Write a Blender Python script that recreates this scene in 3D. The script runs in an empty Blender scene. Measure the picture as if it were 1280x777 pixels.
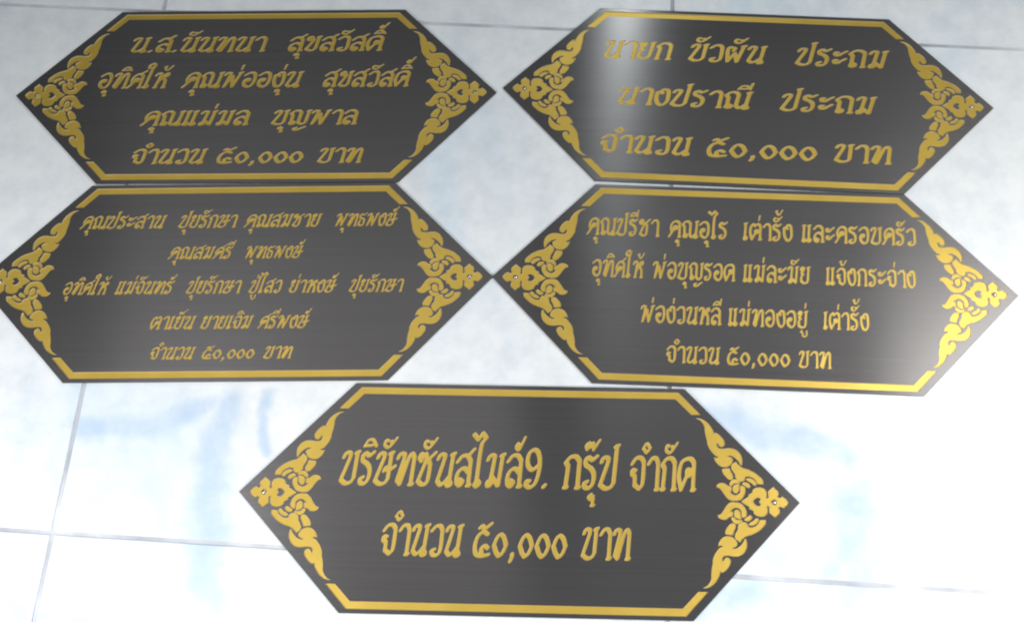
import bpy, bmesh, math, random
import numpy as np
from mathutils import Vector, Matrix
from mathutils.geometry import delaunay_2d_cdt

random.seed(7)
scene = bpy.context.scene
COL = scene.collection

# ------------------------------------------------------------------ camera
CAM_H, PITCH, ROLL = 0.96086, 0.306844, 0.046449
cam_data = bpy.data.cameras.new('camera')
cam_data.sensor_width = 36.0
cam_data.lens = 36.0 * 1100.0 / 1280.0
cam_data.clip_start = 0.01
cam_data.clip_end = 50
cam = bpy.data.objects.new('camera', cam_data)
COL.objects.link(cam)
right0 = Vector((1, 0, 0))
up0 = Vector((0, math.cos(PITCH), math.sin(PITCH)))
fwd = Vector((0, math.sin(PITCH), -math.cos(PITCH)))
cr, sr = math.cos(ROLL), math.sin(ROLL)
rgt, up = cr * right0 - sr * up0, sr * right0 + cr * up0
cam.matrix_world = Matrix((
    (rgt.x, up.x, -fwd.x, 0.0), (rgt.y, up.y, -fwd.y, 0.0),
    (rgt.z, up.z, -fwd.z, CAM_H), (0, 0, 0, 1)))
scene.camera = cam

# ------------------------------------------------------------------ light
world = bpy.data.worlds.new('World')
scene.world = world
world.use_nodes = True
bg = world.node_tree.nodes['Background']
bg.inputs[0].default_value = (0.55, 0.80, 1.0, 1)
bg.inputs[1].default_value = 0.055


def area(name, loc, target, sx, sy, power, colour, spread=180):
    d = bpy.data.lights.new(name, 'AREA')
    d.shape = 'RECTANGLE'
    d.size, d.size_y = sx, sy
    d.energy = power
    d.color = colour
    d.spread = math.radians(spread)
    o = bpy.data.objects.new(name, d)
    COL.objects.link(o)
    o.location = loc
    o.rotation_euler = (Vector(target) - Vector(loc)).to_track_quat('-Z', 'Y').to_euler()
    return o


area('window_light_right', (0.95, -0.5, 0.95), (0.7, -0.5, 0), 0.8, 0.7, 10.4, (1.0, 0.99, 0.97), 118)
area('window_light_left', (-0.9, -0.5, 0.95), (-0.7, -0.45, 0), 0.8, 0.7, 13.0, (0.98, 0.99, 1.0), 118)
area('side_window_light', (1.3, 0.36, 1.25), (0.65, 0.05, 0), 0.5, 0.6, 3.3, (1.0, 1.0, 0.97), 90)
area('doorway_light_far', (0.55, 2.55, 1.74), (0.15, 0.58, 0), 0.10, 0.5, 11, (0.90, 0.98, 1.0))
area('overhead_fill_left', (-0.74, 0.72, 2.2), (-0.74, 0.72, 0), 1.5, 1.35, 6.8, (0.98, 0.98, 0.97))  # unseen overhead panel, added to lighten the left and front plaques
area('overhead_fill_right', (0.95, 1.05, 2.2), (0.95, 1.05, 0), 1.3, 0.6, 3.2, (0.95, 0.98, 1.0))  # unseen overhead panel, added to lighten the middle-right plaque

scene.view_settings.view_transform = 'Standard'
scene.view_settings.look = 'None'
scene.view_settings.gamma = 1
scene.view_settings.exposure = 0.0
scene.cycles.filter_width = 2.1


# ------------------------------------------------------------------ materials
def new_mat(name):
    m = bpy.data.materials.new(name)
    m.use_nodes = True
    nt = m.node_tree
    return m, nt, nt.nodes['Principled BSDF']


def node(nt, kind, **props):
    n = nt.nodes.new(kind)
    for k, v in props.items():
        if k.startswith('i_'):
            n.inputs[k[2:].replace('_', ' ')].default_value = v
        else:
            setattr(n, k, v)
    return n


def ramp(nt, fac, stops):
    r = nt.nodes.new('ShaderNodeValToRGB')
    el = r.color_ramp.elements
    while len(el) < len(stops):
        el.new(0.5)
    for e, (p, c) in zip(el, stops):
        e.position, e.color = p, c
    nt.links.new(fac, r.inputs[0])
    return r


def mat_brushed():
    m, nt, b = new_mat('brushed_dark_metal')
    L = nt.links.new
    tc = node(nt, 'ShaderNodeTexCoord')
    oi = node(nt, 'ShaderNodeObjectInfo')
    off = node(nt, 'ShaderNodeVectorMath', operation='ADD')
    L(tc.outputs['Object'], off.inputs[0])
    sc = node(nt, 'ShaderNodeVectorMath', operation='SCALE')
    L(oi.outputs['Random'], sc.inputs['Scale'])
    sc.inputs[0].default_value = (3.1, 5.7, 0)
    L(sc.outputs[0], off.inputs[1])
    mp = node(nt, 'ShaderNodeMapping')
    mp.inputs['Scale'].default_value = (4, 1300, 1)
    L(off.outputs[0], mp.inputs[0])
    fine = node(nt, 'ShaderNodeTexNoise', i_Scale=1.0, i_Detail=3.0)
    L(mp.outputs[0], fine.inputs['Vector'])
    mp2 = node(nt, 'ShaderNodeMapping')
    mp2.inputs['Scale'].default_value = (1.6, 420, 1)
    L(off.outputs[0], mp2.inputs[0])
    coarse = node(nt, 'ShaderNodeTexNoise', i_Scale=1.0, i_Detail=2.0)
    L(mp2.outputs[0], coarse.inputs['Vector'])
    mix = node(nt, 'ShaderNodeMath', operation='ADD')
    L(fine.outputs[0], mix.inputs[0])
    L(coarse.outputs[0], mix.inputs[1])
    half = node(nt, 'ShaderNodeMath', operation='MULTIPLY')
    half.inputs[1].default_value = 0.5
    L(mix.outputs[0], half.inputs[0])
    col = ramp(nt, half.outputs[0], [(0.32, (0.089, 0.083, 0.083, 1)), (0.68, (0.109, 0.102, 0.101, 1))])
    L(col.outputs[0], b.inputs['Base Color'])
    rg = node(nt, 'ShaderNodeMapRange')
    rg.inputs['To Min'].default_value = 0.20
    rg.inputs['To Max'].default_value = 0.30
    L(half.outputs[0], rg.inputs[0])
    L(rg.outputs[0], b.inputs['Roughness'])
    b.inputs['Metallic'].default_value = 0.5
    b.inputs['Specular IOR Level'].default_value = 0.9
    b.inputs['Anisotropic'].default_value = 0.93
    # brushed along the plaque's long side, so light is drawn out across it
    vt = node(nt, 'ShaderNodeVectorTransform', vector_type='VECTOR', convert_from='OBJECT', convert_to='WORLD')
    vt.inputs[0].default_value = (0, 1, 0)
    L(vt.outputs[0], b.inputs['Tangent'])
    bp = node(nt, 'ShaderNodeBump')
    bp.inputs['Strength'].default_value = 0.055
    bp.inputs['Distance'].default_value = 0.0002
    L(fine.outputs[0], bp.inputs['Height'])
    L(bp.outputs[0], b.inputs['Normal'])
    return m


def mat_gold():
    m, nt, b = new_mat('gold_paint')
    L = nt.links.new
    tc = node(nt, 'ShaderNodeTexCoord')
    n = node(nt, 'ShaderNodeTexNoise', i_Scale=30.0, i_Detail=3.0)
    L(tc.outputs['Object'], n.inputs['Vector'])
    c = ramp(nt, n.outputs[0], [(0.3, (0.57, 0.385, 0.062, 1)), (0.7, (0.63, 0.43, 0.078, 1))])
    L(c.outputs[0], b.inputs['Base Color'])
    b.inputs['Metallic'].default_value = 0.45
    b.inputs['Roughness'].default_value = 0.36
    n2 = node(nt, 'ShaderNodeTexNoise', i_Scale=1400.0, i_Detail=2.0)
    L(tc.outputs['Object'], n2.inputs['Vector'])
    bp = node(nt, 'ShaderNodeBump')
    bp.inputs['Strength'].default_value = 0.1
    bp.inputs['Distance'].default_value = 0.0003
    L(n2.outputs[0], bp.inputs['Height'])
    L(bp.outputs[0], b.inputs['Normal'])
    return m


def mat_rim():
    m, nt, b = new_mat('pale_etched_edge')
    b.inputs['Base Color'].default_value = (0.72, 0.62, 0.36, 1)  # etching walls, paler than the gold on the etching floor
    b.inputs['Metallic'].default_value = 0.5
    b.inputs['Roughness'].default_value = 0.4
    return m


def mat_steel():
    m, nt, b = new_mat('polished_stud')
    b.inputs['Base Color'].default_value = (0.62, 0.56, 0.45, 1)
    b.inputs['Metallic'].default_value = 1.0
    b.inputs['Roughness'].default_value = 0.16
    return m


# bluish floor reflections painted into the tile colour as strokes: x0, y0, x1, y1, half width (m)
PAINTED_REFLECTIONS = [(0.205, 0.186, 0.273, 0.148, 0.018),
          (0.273, 0.148, 0.356, 0.12, 0.018),
          (0.362, 0.062, 0.342, 0.014, 0.038),
          (0.342, 0.014, 0.328, -0.046, 0.038),
          (-0.315, 0.218, -0.332, 0.136, 0.02),
          (-0.332, 0.136, -0.341, 0.061, 0.02),
          (-0.341, 0.061, -0.323, -0.018, 0.02),
          (-0.483, 0.183, -0.395, 0.197, 0.014),
          (-0.395, 0.197, -0.342, 0.219, 0.014),
          (-0.268, 0.23, -0.273, 0.151, 0.008),
          (0.176, -0.034, 0.231, -0.014, 0.015),
          (-0.532, 0.017, -0.446, -0.012, 0.013)]


def mat_tile():
    m, nt, b = new_mat('white_tile_painted_reflections')
    L = nt.links.new
    tc = node(nt, 'ShaderNodeTexCoord')
    geo = node(nt, 'ShaderNodeNewGeometry')
    # soft bluish clouds: reflections of the surroundings put into the tile colour
    mp = node(nt, 'ShaderNodeMapping')
    mp.inputs['Scale'].default_value = (1.5, 0.75, 1)
    mp.inputs['Rotation'].default_value = (0, 0, 0.35)
    L(geo.outputs['Position'], mp.inputs[0])
    n1 = node(nt, 'ShaderNodeTexNoise', i_Scale=2.6, i_Detail=4.0, i_Roughness=0.5, i_Distortion=0.9)
    L(mp.outputs[0], n1.inputs['Vector'])
    c1 = ramp(nt, n1.outputs[0], [(0.34, (0.70, 0.78, 0.85, 1)), (0.50, (0.82, 0.835, 0.85, 1)), (0.7, (0.86, 0.865, 0.865, 1))])
    # fine mottled dirt
    n2 = node(nt, 'ShaderNodeTexNoise', i_Scale=34.0, i_Detail=5.0, i_Roughness=0.65)
    L(geo.outputs['Position'], n2.inputs['Vector'])
    c2 = ramp(nt, n2.outputs[0], [(0.3, (0.86, 0.88, 0.90, 1)), (0.62, (1, 1, 1, 1))])
    mx = node(nt, 'ShaderNodeMix', data_type='RGBA', blend_type='MULTIPLY')
    mx.inputs['Factor'].default_value = 1.0
    L(c1.outputs[0], mx.inputs['A'])
    L(c2.outputs[0], mx.inputs['B'])
    # painted reflections: soft strokes with a wandering edge
    nw = node(nt, 'ShaderNodeTexNoise', i_Scale=9.0, i_Detail=4.0)
    L(geo.outputs['Position'], nw.inputs['Vector'])
    cen = node(nt, 'ShaderNodeVectorMath', operation='SUBTRACT')
    L(nw.outputs['Color'], cen.inputs[0])
    cen.inputs[1].default_value = (0.5, 0.5, 0.5)
    wsc = node(nt, 'ShaderNodeVectorMath', operation='MULTIPLY')
    L(cen.outputs[0], wsc.inputs[0])
    wsc.inputs[1].default_value = (0.07, 0.07, 0)
    wp = node(nt, 'ShaderNodeVectorMath', operation='ADD')
    L(geo.outputs['Position'], wp.inputs[0])
    L(wsc.outputs[0], wp.inputs[1])
    acc = None
    for x0, y0, x1, y1, hw in PAINTED_REFLECTIONS:
        ab = Vector((x1 - x0, y1 - y0, 0))
        pa = node(nt, 'ShaderNodeVectorMath', operation='SUBTRACT')
        L(wp.outputs[0], pa.inputs[0])
        pa.inputs[1].default_value = (x0, y0, 0)
        dt = node(nt, 'ShaderNodeVectorMath', operation='DOT_PRODUCT')
        L(pa.outputs[0], dt.inputs[0])
        dt.inputs[1].default_value = ab / ab.length_squared
        cl = node(nt, 'ShaderNodeClamp')
        L(dt.outputs['Value'], cl.inputs[0])
        pr = node(nt, 'ShaderNodeVectorMath', operation='SCALE')
        pr.inputs[0].default_value = ab
        L(cl.outputs[0], pr.inputs['Scale'])
        ds = node(nt, 'ShaderNodeVectorMath', operation='DISTANCE')
        L(pa.outputs[0], ds.inputs[0])
        L(pr.outputs[0], ds.inputs[1])
        mr = node(nt, 'ShaderNodeMapRange', interpolation_type='SMOOTHSTEP')
        L(ds.outputs['Value'], mr.inputs[0])
        mr.inputs['From Min'].default_value = hw * 0.2
        mr.inputs['From Max'].default_value = hw * 1.5
        mr.inputs['To Min'].default_value = 1.0
        mr.inputs['To Max'].default_value = 0.0
        if acc is None:
            acc = mr.outputs[0]
        else:
            m2 = node(nt, 'ShaderNodeMath', operation='MAXIMUM')
            L(acc, m2.inputs[0])
            L(mr.outputs[0], m2.inputs[1])
            acc = m2.outputs[0]
    sf = node(nt, 'ShaderNodeMath', operation='MULTIPLY')
    L(acc, sf.inputs[0])
    L(ramp(nt, n2.outputs[0], [(0.25, (1, 1, 1, 1)), (0.75, (0.45, 0.45, 0.45, 1))]).outputs[0], sf.inputs[1])
    smx = node(nt, 'ShaderNodeMix', data_type='RGBA')
    L(sf.outputs[0], smx.inputs['Factor'])
    L(mx.outputs['Result'], smx.inputs['A'])
    smx.inputs['B'].default_value = (0.48, 0.60, 0.75, 1)
    L(smx.outputs['Result'], b.inputs['Base Color'])
    r = node(nt, 'ShaderNodeMapRange')
    r.inputs['To Min'].default_value = 0.10
    r.inputs['To Max'].default_value = 0.30
    L(n2.outputs[0], r.inputs[0])
    L(r.outputs[0], b.inputs['Roughness'])
    n3 = node(nt, 'ShaderNodeTexNoise', i_Scale=7.0, i_Detail=2.0)
    L(geo.outputs['Position'], n3.inputs['Vector'])
    bp = node(nt, 'ShaderNodeBump')
    bp.inputs['Strength'].default_value = 0.25
    bp.inputs['Distance'].default_value = 0.004
    L(n3.outputs[0], bp.inputs['Height'])
    L(bp.outputs[0], b.inputs['Normal'])
    return m


def mat_grout():
    m, nt, b = new_mat('grey_grout')
    L = nt.links.new
    geo = node(nt, 'ShaderNodeNewGeometry')
    n = node(nt, 'ShaderNodeTexNoise', i_Scale=14.0, i_Detail=5.0)
    L(geo.outputs['Position'], n.inputs['Vector'])
    c = ramp(nt, n.outputs[0], [(0.3, (0.30, 0.305, 0.35, 1)), (0.68, (0.66, 0.67, 0.70, 1))])
    L(c.outputs[0], b.inputs['Base Color'])
    b.inputs['Roughness'].default_value = 0.9
    return m


M_RIM = mat_rim()
M_PLATE, M_GOLD, M_STUD, M_TILE, M_GROUT = mat_brushed(), mat_gold(), mat_steel(), mat_tile(), mat_grout()


# ------------------------------------------------------------------ helpers
def link(name, data, parent=None, mat=None):
    o = bpy.data.objects.new(name, data)
    COL.objects.link(o)
    if parent is not None:
        o.parent = parent
    if mat is not None:
        data.materials.append(mat)
    return o


def mesh(name, verts, faces):
    me = bpy.data.meshes.new(name)
    me.from_pydata(verts, [], faces)
    me.update()
    return me


# ------------------------------------------------------------------ floor
GROT = -0.106                       # the tile grid is turned a little
TILE, JOINT = 0.655, 0.0046
gx, gy = Vector((math.cos(GROT), math.sin(GROT))), Vector((-math.sin(GROT), math.cos(GROT)))
# one grid crossing: left joint meets the lower joint
CROSS = Vector((-0.5015, 0.0805))
SLAB_T = 0.008
bm = bmesh.new()
g = 3.2
for sx, sy in ((-g, -g), (g, -g), (g, g), (-g, g)):
    bm.verts.new((sx, sy, -0.0016))
bm.faces.new(bm.verts)
me = bpy.data.meshes.new('floor')
bm.to_mesh(me)
floor = link('floor', me, None, M_GROUT)
floor['kind'] = 'structure'
floor['label'] = 'glossy white tile floor with painted-in bluish reflections and thin grey joints'


def tile_mesh():
    bm = bmesh.new()
    a = TILE / 2 - JOINT / 2
    bmesh.ops.create_cube(bm, size=1.0)
    for v in bm.verts:
        v.co.x *= 2 * a
        v.co.y *= 2 * a
        v.co.z = v.co.z * SLAB_T - SLAB_T / 2
    top = [e for e in bm.edges if all(v.co.z > -1e-6 for v in e.verts)]
    bmesh.ops.bevel(bm, geom=top, offset=0.0006, segments=2, affect='EDGES')
    me = bpy.data.meshes.new('tile')
    bm.to_mesh(me)
    bm.free()
    return me


tme = tile_mesh()
tme.materials.append(M_TILE)
for i in range(-2, 4):
    for j in range(-2, 4):
        c = CROSS + gx * (TILE * (i + 0.5)) + gy * (TILE * (j + 0.5))
        o = link('tile', tme, floor)
        o.location = (c.x, c.y, random.uniform(-0.0003, 0.0))
        o.rotation_euler = (0, 0, GROT)

# ------------------------------------------------------------------ outlines


def smooth_open(pts, n=6):
    """centripetal-ish Catmull-Rom through an open chain of points"""
    P = [np.array(p, float) for p in pts]
    if len(P) < 3:
        return [tuple(p) for p in P]
    P = [2 * P[0] - P[1]] + P + [2 * P[-1] - P[-2]]
    out = []
    for i in range(1, len(P) - 2):
        p0, p1, p2, p3 = P[i - 1:i + 3]
        d = np.linalg.norm(p2 - p1)
        m1 = (p2 - p0) / max(np.linalg.norm(p2 - p1) + np.linalg.norm(p1 - p0), 1e-9) * d
        m2 = (p3 - p1) / max(np.linalg.norm(p3 - p2) + np.linalg.norm(p2 - p1), 1e-9) * d
        for k in range(n):
            t = k / n
            out.append(tuple((2*t**3-3*t**2+1)*p1 + (t**3-2*t**2+t)*m1 + (-2*t**3+3*t**2)*p2 + (t**3-t**2)*m2))
    out.append(tuple(P[-2]))
    return out


def smooth_closed(pts, n=4, sharp=62):
    """closed outline; corners sharper than `sharp` degrees stay corners"""
    N = len(pts)
    P = [np.array(p, float) for p in pts]
    corner = []
    for i in range(N):
        a, b = P[i] - P[i - 1], P[(i + 1) % N] - P[i]
        ang = math.degrees(math.atan2(abs(a[0]*b[1]-a[1]*b[0]), float(a @ b)))
        corner.append(ang > sharp)
    idx = [i for i in range(N) if corner[i]]
    if not idx:
        ch = smooth_open([P[-1]] + P + [P[0], P[1]], n)
        return ch[n:-1 - n]
    out = []
    for a, b in zip(idx, idx[1:] + [idx[0] + N]):
        ch = smooth_open([P[k % N] for k in range(a, b + 1)], n)
        out += ch[:-1]
    return out


def area2(lp):
    a = np.array(lp)
    x, y = a[:, 0], a[:, 1]
    return float(np.sum(x * np.roll(y, -1) - np.roll(x, -1) * y)) / 2


def ccw(lp):
    return lp if area2(lp) > 0 else lp[::-1]


def cw(lp):
    return lp if area2(lp) < 0 else lp[::-1]


def rdp(P, tol):
    P = np.asarray(P)
    keep = np.zeros(len(P), bool)
    keep[0] = keep[-1] = True
    st = [(0, len(P) - 1)]
    while st:
        a, b = st.pop()
        if b <= a + 1:
            continue
        d = P[b] - P[a]
        L = math.hypot(*d)
        q = P[a + 1:b] - P[a]
        e = np.abs(q[:, 0] * d[1] - q[:, 1] * d[0]) / L if L > 1e-12 else np.hypot(q[:, 0], q[:, 1])
        k = int(e.argmax())
        if e[k] > tol:
            keep[a + 1 + k] = True
            st += [(a, a + 1 + k), (a + 1 + k, b)]
    return P[keep]


def contours(F, x0, y0, h):
    """closed zero contours of F (negative inside), inside on the left"""
    ins = F < 0
    H, W = F.shape
    nxt = {}

    def pt(k):
        o, i, j = k
        if o == 0:
            t = F[j, i] / (F[j, i] - F[j, i + 1])
            return (x0 + (i + t) * h, y0 + j * h)
        t = F[j, i] / (F[j, i] - F[j + 1, i])
        return (x0 + i * h, y0 + (j + t) * h)
    s = ins[:-1, :-1].astype(int) + ins[:-1, 1:] * 2 + ins[1:, 1:] * 4 + ins[1:, :-1] * 8
    js, is_ = np.nonzero((s > 0) & (s < 15))
    for j, i in zip(js.tolist(), is_.tolist()):
        c = s[j, i]
        B, R, T, Lf = (0, i, j), (1, i + 1, j), (0, i, j + 1), (1, i, j)
        tab = {1: [(B, Lf)], 2: [(R, B)], 3: [(R, Lf)], 4: [(T, R)], 5: [(B, R), (T, Lf)], 6: [(T, B)],
               7: [(T, Lf)], 8: [(Lf, T)], 9: [(B, T)], 10: [(Lf, B), (R, T)], 11: [(R, T)],
               12: [(Lf, R)], 13: [(B, R)], 14: [(Lf, B)]}[int(c)]
        for a, b in tab:
            nxt[a] = b
    loops = []
    while nxt:
        a, b = next(iter(nxt.items()))
        lp = []
        while a in nxt:
            lp.append(pt(a))
            a = nxt.pop(a)
        if len(lp) > 5:
            A = np.array(lp)
            k = int(np.argmax(np.hypot(*(A - A[0]).T)))
            L = np.vstack([rdp(A[:k + 1], .0045)[:-1], rdp(np.vstack([A[k:], A[:1]]), .0045)[:-1]])
            if len(L) >= 4 and abs(area2(L)) > 0.0008:
                loops.append([tuple(p) for p in L])
    return loops


# ------------------------------------------------------------------ broad-nib Thai lettering
# centre lines in hundredths of the letter height; '!' marks a corner; strokes parted by '/'
HEAD = '4,79 8,89 16,93 26,89 25,77! '
LOOP = '/{a},16 {b},5 {c},3 {d},10 {a},17'


def foot(x):
    return '/%d,18 %d,6 %d,3 %d,12 %d,20' % (x, x + 7, x - 4, x - 8, x)


GLYPH = {
    'บ': (56, HEAD + '3,14! 20,4 38,8 47,20! 50,94/45,92 55,95'),
    'ป': (59, HEAD + '3,14! 20,4 38,8 47,20! 53,126/48,124 58,127'),
    'น': (60, HEAD + '8,16! 20,5 34,14 48,30/55,94 49,14/50,92 60,95' + foot(49)),
    'ม': (62, HEAD + '18,24 8,16 10,5 20,8 22,30! 46,6! 54,94/49,92 59,95'),
    'ท': (66, HEAD + '9,16! 20,5! 43,84 52,93 61,82! 58,5/54,5 63,5'),
    'ห': (62, HEAD + '15,5/11,5 19,5/16,22 32,62 44,86 55,92 59,80 48,72 38,64/40,65 52,46 52,5/48,5 57,5'),
    'พ': (76, HEAD + '12,6! 36,72! 46,6! 68,94/63,92 73,95'),
    'ผ': (66, '26,66 30,78 20,84 10,84 6,66 12,6! 32,54! 44,6! 60,94/55,92 65,95'),
    'ย': (54, '12,76 5,82 11,93 22,89 20,76 8,62 18,52/18,53 7,42 5,16! 20,5 36,8 43,20! 48,94/43,92 53,95'),
    'ร': (46, '14,22 5,18 8,6 22,5 33,18 35,44 24,60 7,70 6,86 15,92 27,84 42,95'),
    'ก': (56, '8,5! 13,64! 4,76! 20,92 38,93 50,80! 48,5/4,5 12,5/44,5 53,5'),
    'ถ': (60, '22,20 12,22 10,8 22,5 26,16 14,24 14,62! 4,76! 20,92 40,93 54,80! 52,5/48,5 57,5'),
    'ค': (60, '27,51 38,48 39,62 28,64 26,47! -1,5/14,32 9,60 20,86 40,93 56,80! 54,5/50,5 59,5'),
    'ด': (60, '31,48 41,45 42,60 31,62 31,46! 11,5! 1,44 10,82 30,93 46,92 56,80! 54,5/50,5 59,5'),
    'ต': (60, '29,44 39,41 40,55 29,57 29,42! 10,5! 1,44 7,80 18,92! 28,80! 40,93 48,91 56,80! 53,5/49,5 58,5'),
    'ศ': (58, '25,46 35,43 37,57 25,59 23,42! 0,5/15,28 9,56 20,82 38,90 54,76! 52,5/48,5 57,5/40,88 60,108'),
    'ส': (56, '4,72! 18,88 36,90 49,74! 48,5/47,40 28,54 9,42 6,15 18,4 27,14 16,22/44,5 53,5/38,88 57,108'),
    'ล': (56, '4,76! 18,92 36,93 49,78! 48,5/47,42 28,56 9,43 6,15 18,4 27,14 16,22/44,5 53,5'),
    'ว': (48, '4,78! 18,92 34,93 43,80! 42,18 30,4 14,6 10,17 20,21'),
    'อ': (54, '4,78! 20,92 36,92 47,76 46,26 30,4 12,14 6,34 12,52 26,52 26,42 16,40'),
    'ง': (48, '24,70 18,82 26,93 40,88 44,66 43,24 28,4 14,14 6,44 6,76'),
    'ข': (54, '18,70 8,74 5,86 14,94 22,86 18,77 29,74 25,60 7,15! 21,5 37,8 44,20! 48,94/43,92 53,95'),
    'ช': (58, '16,70 6,76 6,88 15,94 22,85 18,77 29,74 25,60 7,15! 21,5 36,8 42,22 44,62! 36,76! 58,96'),
    'ซ': (58, '12,72 4,82 9,93! 17,84! 24,93 29,84 25,64 7,15! 21,5 36,8 42,22 44,62! 36,76! 58,96'),
    'ธ': (48, '10,44 6,16! 20,5 36,10 40,36 34,54 10,62 6,82 15,92 27,86 44,96'),
    'จ': (52, '4,76! 18,92 36,93 47,80! 44,18 33,5! 15,16! 15,40 5,46 6,58 17,56'),
    'ณ': (84, '22,20 12,22 10,8 22,5 26,16 14,24 13,62! 4,76! 18,92 34,93 45,80! 42,16! 52,5 62,14 74,30/80,94 74,14/75,92 85,95' + foot(74)),
    'ญ': (80, '22,20 12,22 10,8 22,5 26,16 14,24 13,62! 4,76! 18,92 34,93 45,80! 42,16! 54,5 66,9 72,22! 76,94/71,92 81,95/40,-20 32,-24 38,-34 52,-30 60,-22! 74,-14'),
    'ษ': (62, HEAD + '3,14! 20,4 38,8 47,20! 50,94/45,92 55,95/31,42 36,52 46,44 66,55'),
    'า': (42, '4,77! 16,92 30,93 39,79! 37,5/33,5 42,5'),
    'ะ': (44, '14,78 5,78 8,65 20,64 26,72 42,86/14,36 5,36 8,23 20,22 26,30 42,44'),
    'เ': (27, '14,94 9,18/9,92 19,95' + '/9,20 4,8 13,3 20,11 10,20'),
    'แ': (54, '14,94 9,18/9,92 19,95/9,20 4,8 13,3 20,11 10,20/41,94 36,18/36,92 46,95/36,20 31,8 40,3 47,11 37,20'),
    'ไ': (32, '-13,152! 4,137! 17,156! 31,142! 17,124 11,18/11,20 5,8 14,3 21,11 12,20'),
    'ใ': (32, '15,128 3,126 0,142 13,154 25,144 18,120 11,18/11,20 5,8 14,3 21,11 12,20'),
    '๐': (52, '26,5 15,16 5,38! 15,62 26,71 39,62 49,38! 39,16 26,5 20,10'),
    '๕': (60, '48,70 32,78 13,64 5,36 11,10 30,4 56,9/32,9 29,26 40,36 52,28/18,90 26,96 34,85! 58,103'),
    '9': (54, '18,20 7,20 8,8 22,3 38,14 48,44 49,80 41,103 27,111 11,101 6,80 12,60 27,53 44,66'),
    '.': (20, '6,6 9,9'),
    ',': (24, '12,12 13,4 7,-10'),
    # marks: x counts back from the right edge of the letter they sit on
    'ิ': (0, '-42,112! -30,130 -14,130 0,112!/-40,113 -14,115'),
    'ี': (0, '-44,112! -32,130 -16,130 -4,112!/-42,113 -16,115/-5,114 0,146'),
    'ั': (0, '-28,128 -38,130 -40,116 -27,109 -14,119! 0,138/-18,128 -16,118'),
    '์': (0, '-14,122 -22,128 -27,117 -17,109 -9,122 2,146'),
    '่': (0, '-9,114 -6,140'),
    '้': (0, '-30,132 -23,136 -24,122 -16,112 -7,120 4,140'),
    '๊': (0, '-36,114 -40,126 -30,134 -26,120! -18,134 -14,114! -4,130 4,142'),
    '็': (0, '-38,112 -40,126 -28,124 -22,112! -14,130 2,146'),
    'ํ': (0, '0,108 -13,121! 0,135 13,121! 0,108 -4,111'),
    'ุ': (0, '-16,-13 -24,-20 -16,-28 -9,-18 -10,-44/-14,-44 -5,-44'),
    'ู': (0, '-32,-12 -38,-20 -28,-26 -28,-40 -14,-45 -6,-38 -5,-14'),
}
UPPER, TONE, LOWER = 'ิีั็', '่้๊์', 'ุู'
NIB_A, NIB_B, NIB_PHI = 0.083, 0.050, math.radians(35)
_cache = {}


def glyph_loops(ch):
    if ch in _cache:
        return _cache[ch]
    w, spec = GLYPH[ch]
    k = 0.74 if (ch in UPPER + TONE + LOWER or ch == 'ํ') else 1.0
    if ch in '.':
        k = 1.1
    segs = []
    for st in spec.split('/'):
        chain = []
        for tok in st.split():
            sharp = tok.endswith('!')
            x, y = tok.rstrip('!').split(',')
            chain.append(((float(x) / 100, float(y) / 100), sharp))
        run = []
        pl = []
        for i, (p, sh) in enumerate(chain):
            run.append(p)
            if sh and 0 < i < len(chain) - 1:
                pl += smooth_open(run, 5)[:-1]
                run = [p]
        pl += smooth_open(run, 5)
        segs += list(zip(pl[:-1], pl[1:]))
    A = np.array([s[0] for s in segs])
    B = np.array([s[1] for s in segs])
    h = 0.0165
    lo = np.minimum(A.min(0), B.min(0)) - 0.13
    hi = np.maximum(A.max(0), B.max(0)) + 0.13
    nx, ny = int((hi[0] - lo[0]) / h) + 2, int((hi[1] - lo[1]) / h) + 2
    X, Y = np.meshgrid(lo[0] + np.arange(nx) * h, lo[1] + np.arange(ny) * h)
    c, s = math.cos(NIB_PHI), math.sin(NIB_PHI)
    T = np.array([[c / (NIB_A * k), s / (NIB_A * k)], [-s / (NIB_B * k), c / (NIB_B * k)]])
    Q = np.stack([X.ravel(), Y.ravel()], 1) @ T.T
    A2, B2 = A @ T.T, B @ T.T
    F = np.full(len(Q), 1e9)
    for a, b in zip(A2, B2):
        d = b - a
        L = float(d @ d)
        t = np.clip(((Q - a) @ d) / L, 0, 1) if L > 1e-12 else np.zeros(len(Q))
        e = Q - a - t[:, None] * d
        F = np.minimum(F, (e * e).sum(1))
    F = np.sqrt(F).reshape(ny, nx) - 1.0
    F[F == 0] = 1e-6
    _cache[ch] = contours(F, lo[0], lo[1], h)
    return _cache[ch]


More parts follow.
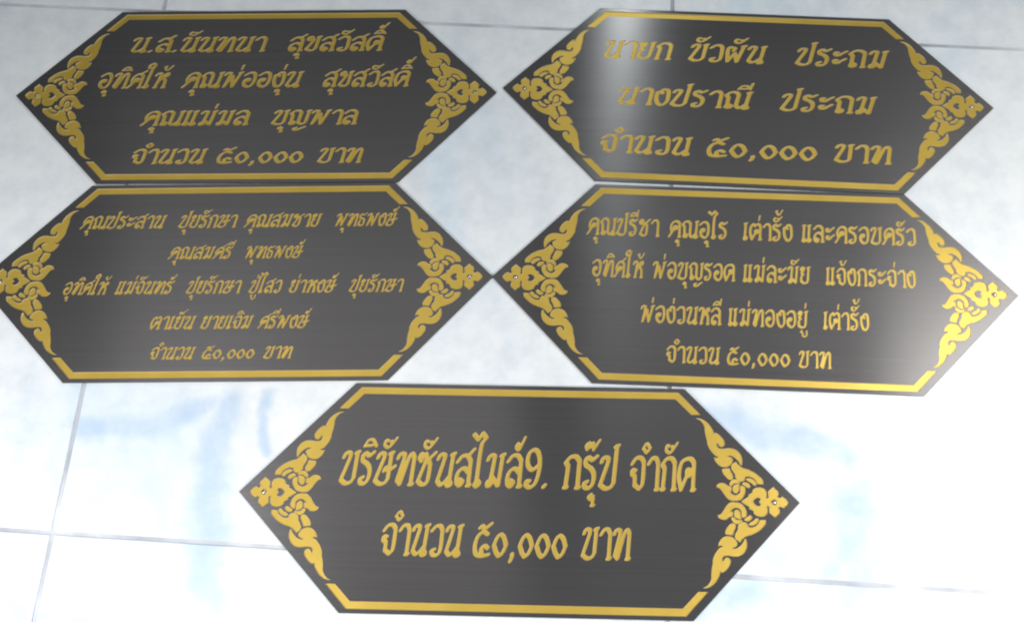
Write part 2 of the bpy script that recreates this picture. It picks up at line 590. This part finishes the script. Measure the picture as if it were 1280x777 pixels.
def set_word(word, x0, x1, base, h, shear):
    """-> list of (character, loops in mm)"""
    place, x, last, lift, tall, wlast = [], 0.0, 0.0, 0.0, 0.0, 0.5
    GAP = 0.09
    chars = []
    for ch in word:
        chars += ['ํ', 'า'] if ch == 'ำ' else [ch]
    for n, ch in enumerate(chars):
        if ch in UPPER:
            place.append((ch, last - tall - (0.0 if wlast > 0.5 else -0.02), 0.0))
            lift = 0.36
        elif ch in TONE:
            place.append((ch, last - tall + (0.02 if lift else -0.02), lift))
        elif ch in LOWER:
            place.append((ch, last, 0.0))
        elif ch == 'ํ':
            place.append((ch, last + 0.03, 0.0))
        else:
            w = GLYPH[ch][0] / 100
            place.append((ch, x, 0.0))
            last, wlast, lift = x + w, w, 0.0
            tall = 0.16 if ch == 'ป' else 0.0
            x += w + GAP
            if ch in '.,':
                x += 0.0
    items, lo, hi = [], 1e9, -1e9
    for ch, px, py in place:
        lps = [[(a + px, b + py) for a, b in lp] for lp in glyph_loops(ch)]
        items.append((ch, lps))
        if ch not in UPPER + TONE + LOWER and ch != 'ํ':
            for lp in lps:
                for a, b in lp:
                    lo, hi = min(lo, a), max(hi, a)
    sx = (x1 - x0 - shear * h * 0.9) / (hi - lo)
    out = []
    for ch, lps in items:
        # marks above and below keep to their letter
        out.append((ch, [[(x0 + (a - lo) * sx + shear * h * b, base + b * h) for a, b in lp] for lp in lps]))
    return out


# ------------------------------------------------------------------ etched pieces
PLATE_T, DEPTH = 2.4, 1.0          # millimetres
MM = 0.001


def cdt(loops):
    verts, faces = [], []
    for lp in loops:
        b = len(verts)
        verts += [Vector(p) for p in lp]
        ids = list(range(b, b + len(lp)))
        faces.append(ids if area2(lp) > 0 else ids[::-1])
    v, e, f, ov, oe, of = delaunay_2d_cdt(verts, [], faces, 1, 1e-4, True)
    return v, f, of


def fill(loops):
    sign = [1 if area2(lp) > 0 else -1 for lp in loops]
    v, f, of = cdt(loops)
    return v, [list(t) for t, o in zip(f, of) if sum(sign[k] for k in set(o)) > 0]


def etched(name, loops, parent, slope=0.5, z=PLATE_T):
    """a sunk gold piece: floor of the etching and its sloped walls"""
    v, tris = fill(loops)
    verts = [(p.x * MM, p.y * MM, (z - DEPTH) * MM) for p in v]
    faces = [t for t in tris]
    for lp in loops:
        P = np.array(lp)
        d = np.roll(P, -1, 0) - P
        d /= np.maximum(np.hypot(d[:, 0], d[:, 1]), 1e-9)[:, None]
        nrm = np.stack([-d[:, 1], d[:, 0]], 1)
        n2 = nrm + np.roll(nrm, 1, 0)
        n2 /= np.maximum(np.hypot(n2[:, 0], n2[:, 1]), 0.6)[:, None]
        I = P + n2 * slope
        b, n = len(verts), len(P)
        verts += [(x * MM, y * MM, z * MM) for x, y in P] + [(x * MM, y * MM, (z - DEPTH + 0.01) * MM) for x, y in I]
        for i in range(n):
            j = (i + 1) % n
            faces.append([b + i, b + j, b + n + j, b + n + i])
    o = link(name, mesh(name, verts, faces), parent, M_GOLD)
    o.data.materials.append(M_RIM)
    for p in o.data.polygons[len(tris):]:
        p.material_index = 1
    return o


ORN = {
    'flame': [(193.4, 88.8), (197.6, 88.7), (202.5, 86.7), (207.4, 82.6), (211.1, 77.0), (212.6, 73.0), (212.3, 71.9), (214.5, 73.1), (218.6, 70.7), (222.3, 66.4), (224.0, 62.5), (223.4, 59.2), (220.2, 57.6), (217.5, 59.4), (216.3, 62.0), (215.4, 60.5), (216.8, 56.8), (221.2, 55.9), (226.9, 56.6), (232.4, 56.3), (237.3, 53.8), (240.7, 49.4), (242.0, 44.5), (241.4, 38.3), (239.8, 38.6), (238.3, 41.6), (236.2, 44.3), (233.0, 47.0), (229.2, 48.6), (226.6, 48.2), (230.8, 46.2), (232.0, 44.2), (231.0, 40.9), (228.1, 37.5), (224.1, 36.1), (219.7, 36.3), (215.4, 38.9), (212.6, 42.8), (211.4, 47.0), (213.8, 45.7), (216.6, 46.7), (213.3, 48.1), (210.4, 51.1), (207.3, 55.5), (205.3, 60.5), (205.1, 63.9), (204.0, 68.3), (203.1, 74.0), (202.8, 79.1), (201.2, 83.0), (198.0, 86.6)],
    'leaf_b': [(235.0, 42.1), (237.0, 39.4), (241.3, 36.1), (247.8, 34.0), (254.2, 30.9), (259.5, 26.6), (262.8, 22.8), (263.2, 18.4), (259.0, 18.6), (256.6, 18.9), (255.4, 22.1), (252.2, 25.0), (248.5, 26.5), (244.6, 25.9), (243.3, 22.6), (239.9, 21.0), (236.1, 22.3), (233.5, 25.5), (233.1, 28.8), (231.1, 32.1), (229.6, 35.4), (230.3, 38.7), (232.7, 40.9)],
    'leaf_c': [(219.9, 33.8), (223.5, 34.4), (227.5, 34.8), (228.4, 32.0), (230.2, 28.2), (231.0, 26.3), (230.1, 23.2), (226.8, 23.2), (223.1, 26.4), (220.5, 30.2)],
    'cres_d': [(244.7, 23.7), (248.2, 24.6), (252.4, 22.9), (255.3, 20.0), (255.2, 17.4), (253.0, 17.4), (250.5, 19.9), (247.6, 21.4)],
    'cres_e': [(240.5, 18.8), (243.6, 20.2), (247.4, 18.5), (249.0, 16.0), (247.1, 14.2), (244.2, 15.9)],
    'cap_f': [(226.9, 17.7), (228.4, 20.8), (231.6, 23.0), (235.9, 22.6), (238.2, 20.3), (237.9, 19.3), (234.8, 19.6), (231.5, 18.8), (229.5, 16.9), (228.2, 16.7)],
    'curl_g': [(212.6, 14.0), (213.4, 17.0), (217.4, 19.2), (221.8, 18.9), (225.1, 16.4), (228.7, 15.8), (229.1, 12.6), (229.1, 10.2), (226.5, 10.6), (229.4, 7.7), (232.8, 6.6), (236.1, 7.9), (238.0, 10.4), (237.8, 13.6), (238.3, 16.6), (240.8, 16.7), (243.3, 14.6), (243.4, 10.3), (241.4, 5.5), (238.2, 2.0), (232.9, 0.7), (226.9, 1.0), (222.7, 4.3), (219.5, 8.9), (216.7, 12.8), (214.1, 14.4)],
    'drop_h': [(230.3, 13.5), (231.2, 16.2), (234.8, 18.0), (237.4, 18.2), (236.8, 14.4), (236.3, 11.2), (233.8, 8.8), (231.0, 9.6)],
    'heart': [(238.1, -0.1), (242.6, 3.0), (246.6, 5.2), (246.3, 7.3), (250.3, 9.1), (251.4, 12.2), (255.0, 14.4), (259.8, 14.7), (263.6, 13.2), (265.6, 10.3), (266.0, 6.9), (265.6, 3.9), (266.6, 3.2), (267.7, 4.1), (267.4, 6.5), (267.3, 10.3), (270.5, 12.9), (273.5, 15.2), (275.7, 12.6), (278.1, 10.5), (278.5, 7.1), (277.3, 4.8), (279.8, 3.3), (282.5, 4.9), (286.2, 2.1), (288.5, -1.5)],
    'isl': [(251.4, -0.7), (252.7, 1.7), (255.2, 3.5), (258.0, 3.3), (258.8, 1.6), (257.1, -0.6)],
}
# plaque: lines of (baseline, letter height, slant, [(word, left, right)]) in mm
TEXT = {
    1: [
        (60.5, 22.5, 0.20, [('น.ส.นันทนา', -166.3, 10.9), ('สุขสวัสดิ์', 34.6, 159.4)]),
        (8.8, 22.9, 0.20, [('อุทิศให้', -200.7, -108.9), ('คุณพ่อองุ่น', -94.7, 59.2), ('สุขสวัสดิ์', 82.2, 194.6)]),
        (-43.8, 20.9, 0.20, [('คุณแม่มล', -139.5, -1.5), ('บุญพาล', 22.4, 132.4)]),
        (-95.9, 20.5, 0.20, [('จำนวน', -145.0, -50.6), ('๕๐,๐๐๐', -40.3, 68.9), ('บาท', 82.8, 140.4)]),
    ],
    2: [
        (48.7, 26.1, 0.20, [('นายก', -179.3, -87.8), ('บัวผัน', -72.3, 28.7), ('ประถม', 60.4, 179.2)]),
        (-16.4, 24.8, 0.20, [('นางปราณี', -160.4, 9.1), ('ประถม', 39.3, 160.0)]),
        (-83.2, 25.1, 0.12, [('จำนวน', -179.1, -65.6), ('๕๐,๐๐๐', -50.6, 85.1), ('บาท', 101.9, 174.0)]),
    ],
    3: [
        (64.7, 16.7, 0.22, [('คุณประสาน', -190.4, -87.2), ('ปุยรักษา', -73.3, -1.2), ('คุณสมชาย', 4.8, 98.0), ('พุทธพงษ์', 112.3, 188.7)]),
        (25.3, 15.6, 0.22, [('คุณสมศรี', -81.1, -4.1), ('พุทธพงษ์', 8.8, 79.4)]),
        (-17.4, 15.9, 0.22, [('อุทิศให้', -199.2, -145.1), ('แม่จันทร์', -138.1, -68.9), ('ปุยรักษา', -55.5, 10.5), ('ปู่ไสว', 17.2, 57.2), ('ย่าหงษ์', 63.9, 121.1), ('ปุยรักษา', 133.4, 198.8)]),
        (-60.1, 15.8, 0.22, [('ตาเย็น', -93.1, -39.4), ('ยายเจิม', -34.4, 26.6), ('ศรีพงษ์', 31.1, 92.1)]),
        (-95.5, 14.6, 0.22, [('จำนวน', -88.8, -36.2), ('๕๐,๐๐๐', -29.6, 32.7), ('บาท', 40.4, 75.1)]),
    ],
    4: [
        (56.3, 22.3, 0.04, [('คุณปรีชา', -192.6, -105.9), ('คุณอุไร', -97.5, -26.4), ('เต่ารั้ง', -10.3, 49.1), ('และครอบครัว', 57.8, 191.7)]),
        (4.4, 21.7, 0.04, [('อุทิศให้', -185.6, -124.9), ('พ่อบุญรอด', -115.7, -19.3), ('แม่ละมัย', -12.1, 66.9), ('แจ้งกระจ่าง', 82.6, 186.7)]),
        (-48.8, 21.2, 0.04, [('พ่อง่วนหลี', -129.8, -36.7), ('แม่ทองอยู่', -30.6, 61.1), ('เต่ารั้ง', 76.4, 129.6)]),
        (-94.6, 20.0, 0.04, [('จำนวน', -100.7, -39.5), ('๕๐,๐๐๐', -33.0, 38.7), ('บาท', 46.6, 84.2)]),
    ],
    5: [
        (9.4, 37.5, 0.07, [('บริษัทซันสไมล์9.', -194.1, 33.3), ('กรุ๊ป', 47.2, 110.4), ('จำกัด', 119.3, 193.2)]),
        (-62.9, 33.6, 0.07, [('จำนวน', -144.6, -55.9), ('๕๐,๐๐๐', -47.0, 54.7), ('บาท', 67.0, 121.6)]),
    ],
}

# ------------------------------------------------------------------ plaques
W2, H2, T2 = 300.0, 121.1, 182.4
OUTLINE = [(-W2, 0), (-T2, -H2), (T2, -H2), (W2, 0), (T2, H2), (-T2, H2)]
BORDER = [(-189.0, 92.4), (-172.3, 109.3), (172.3, 109.3), (189.0, 92.4), (199.2, 92.4), (175.6, 117.0), (-175.6, 117.0), (-199.2, 92.4)]


def heart_loops():
    up_ = [(x, y + (x - 238.1) * 1.45 / 50.4) for x, y in ORN['heart']]
    up_[0], up_[-1] = (238.1, 0.0), (288.5, 0.0)
    outer = ccw(smooth_closed(up_ + [(x, -y) for x, y in up_[-2:0:-1]], 3, 48))
    isl = [(x, max(y + 0.65, 0)) for x, y in ORN['isl']]
    inner = cw(smooth_closed(isl + [(x, -y) for x, y in isl[-2:0:-1]], 3, 75))
    disc = cw([(273.4 + 2.7 * math.cos(a * math.pi / 10), 2.7 * math.sin(a * math.pi / 10)) for a in range(20)])
    return [outer, inner, disc]


def mirror(loops, mx, my):
    out = []
    for lp in loops:
        q = [(-x if mx else x, -y if my else y) for x, y in lp]
        out.append(q[::-1] if mx != my else q)
    return out


HEART = heart_loops()


def grow(lp, d):
    P = np.array(lp)
    e = np.roll(P, -1, 0) - np.roll(P, 1, 0)
    e /= np.maximum(np.hypot(e[:, 0], e[:, 1]), 1e-9)[:, None]
    return [tuple(p) for p in P + np.stack([e[:, 1], -e[:, 0]], 1) * d]


LEAVES = [[grow(ccw(smooth_closed(ORN[k], 4)), 0.35 if k[-2:] in ('_d', '_e', '_f', '_h', '_c') else 0.0)] for k in ('flame', 'leaf_b', 'leaf_c', 'cres_d', 'cres_e', 'cap_f', 'curl_g', 'drop_h')]


def stud_mesh():
    bm = bmesh.new()
    bmesh.ops.create_uvsphere(bm, u_segments=20, v_segments=12, radius=1.0)
    bmesh.ops.delete(bm, geom=[v for v in bm.verts if v.co.z < -0.05], context='VERTS')
    for v in bm.verts:
        v.co = Vector((v.co.x * 2.1, v.co.y * 2.1, max(v.co.z, 0) * 1.3)) * MM
    me = bpy.data.meshes.new('stud')
    bm.to_mesh(me)
    bm.free()
    for p in me.polygons:
        p.use_smooth = True
    me.materials.append(M_STUD)
    return me


STUD = stud_mesh()


def build_plate(root, holes):
    """the metal sheet: top face opened where it is etched, sides and back"""
    loops = [OUTLINE] + holes
    sign = [0] + [1 if area2(lp) > 0 else -1 for lp in holes]
    v, f, of = cdt(loops)
    c = 0.5                                  # chamfered rim
    verts = [(p.x * MM, p.y * MM, PLATE_T * MM) for p in v]
    faces = [list(t) for t, o in zip(f, of) if sum(sign[k] for k in set(o)) <= 0]
    b = len(verts)
    n = len(OUTLINE)
    rings = []
    for k, (z, grow) in enumerate(((PLATE_T, 0.0), (PLATE_T - c, c * 0.8), (0.0, c * 0.8))):
        ring = []
        for x, y in OUTLINE:
            l = math.hypot(x, y)
            ring.append(len(verts))
            verts.append(((x + x / l * grow) * MM, (y + y / l * grow) * MM, z * MM))
        rings.append(ring)
    for r0, r1 in zip(rings, rings[1:]):
        for i in range(n):
            j = (i + 1) % n
            faces.append([r1[i], r1[j], r0[j], r0[i]])
    faces.append(rings[-1][::-1])
    return link('plate', mesh('plate', verts, faces), root, M_PLATE)


def build_plaque(k, x, y, rot, label):
    root = link('engraved_plaque', None)
    root.location = (x * MM, y * MM, 0.0003)
    root.rotation_euler = (0, 0, rot)
    root['label'] = label
    root['category'] = 'plaque'
    root['group'] = 'engraved donor plaques laid out on the tile floor'
    holes = []
    for s in (False, True):
        lp = [ccw(BORDER)] if not s else mirror([ccw(BORDER)], False, True)
        holes += lp
        etched('border', lp, root)
    for mx in (False, True):
        hl = mirror(HEART, mx, False)
        holes += hl
        orn = etched('ornament', hl, root, 0.6)
        for my in (False, True):
            for lf in LEAVES:
                ll = mirror(lf, mx, my)
                holes += ll
                etched('leaf', ll, orn, 0.55)
        st = link('stud', STUD, orn)
        st.location = ((-273.4 if mx else 273.4) * MM, 0, PLATE_T * MM)
    for base, h, shear, words in TEXT[k]:
        line = link('text_line', None, root)
        for word, x0, x1 in words:
            for ch, lps in set_word(word, x0, x1, base, h, shear):
                holes += lps
                etched('letter', lps, line, min(0.6, 0.022 * h))
    build_plate(root, holes)
    return root


PLAQUES = [
    (1, -306.7, 602.0, -0.0445, 'dark hexagonal plaque with four lines of broad slanted gold lettering'),
    (2, 300.6, 564.6, -0.1003, 'dark hexagonal plaque with three gold lines and a bright brushed sheen at one end'),
    (3, -320.4, 358.0, -0.0384, 'dark hexagonal plaque with five lines of small slanted gold lettering'),
    (4, 278.1, 320.3, -0.0878, 'dark hexagonal plaque with four lines of narrow upright gold lettering'),
    (5, -3.2, 94.8, -0.0654, 'dark hexagonal plaque with only two lines of tall gold lettering'),
]
for args in PLAQUES:
    build_plaque(*args)
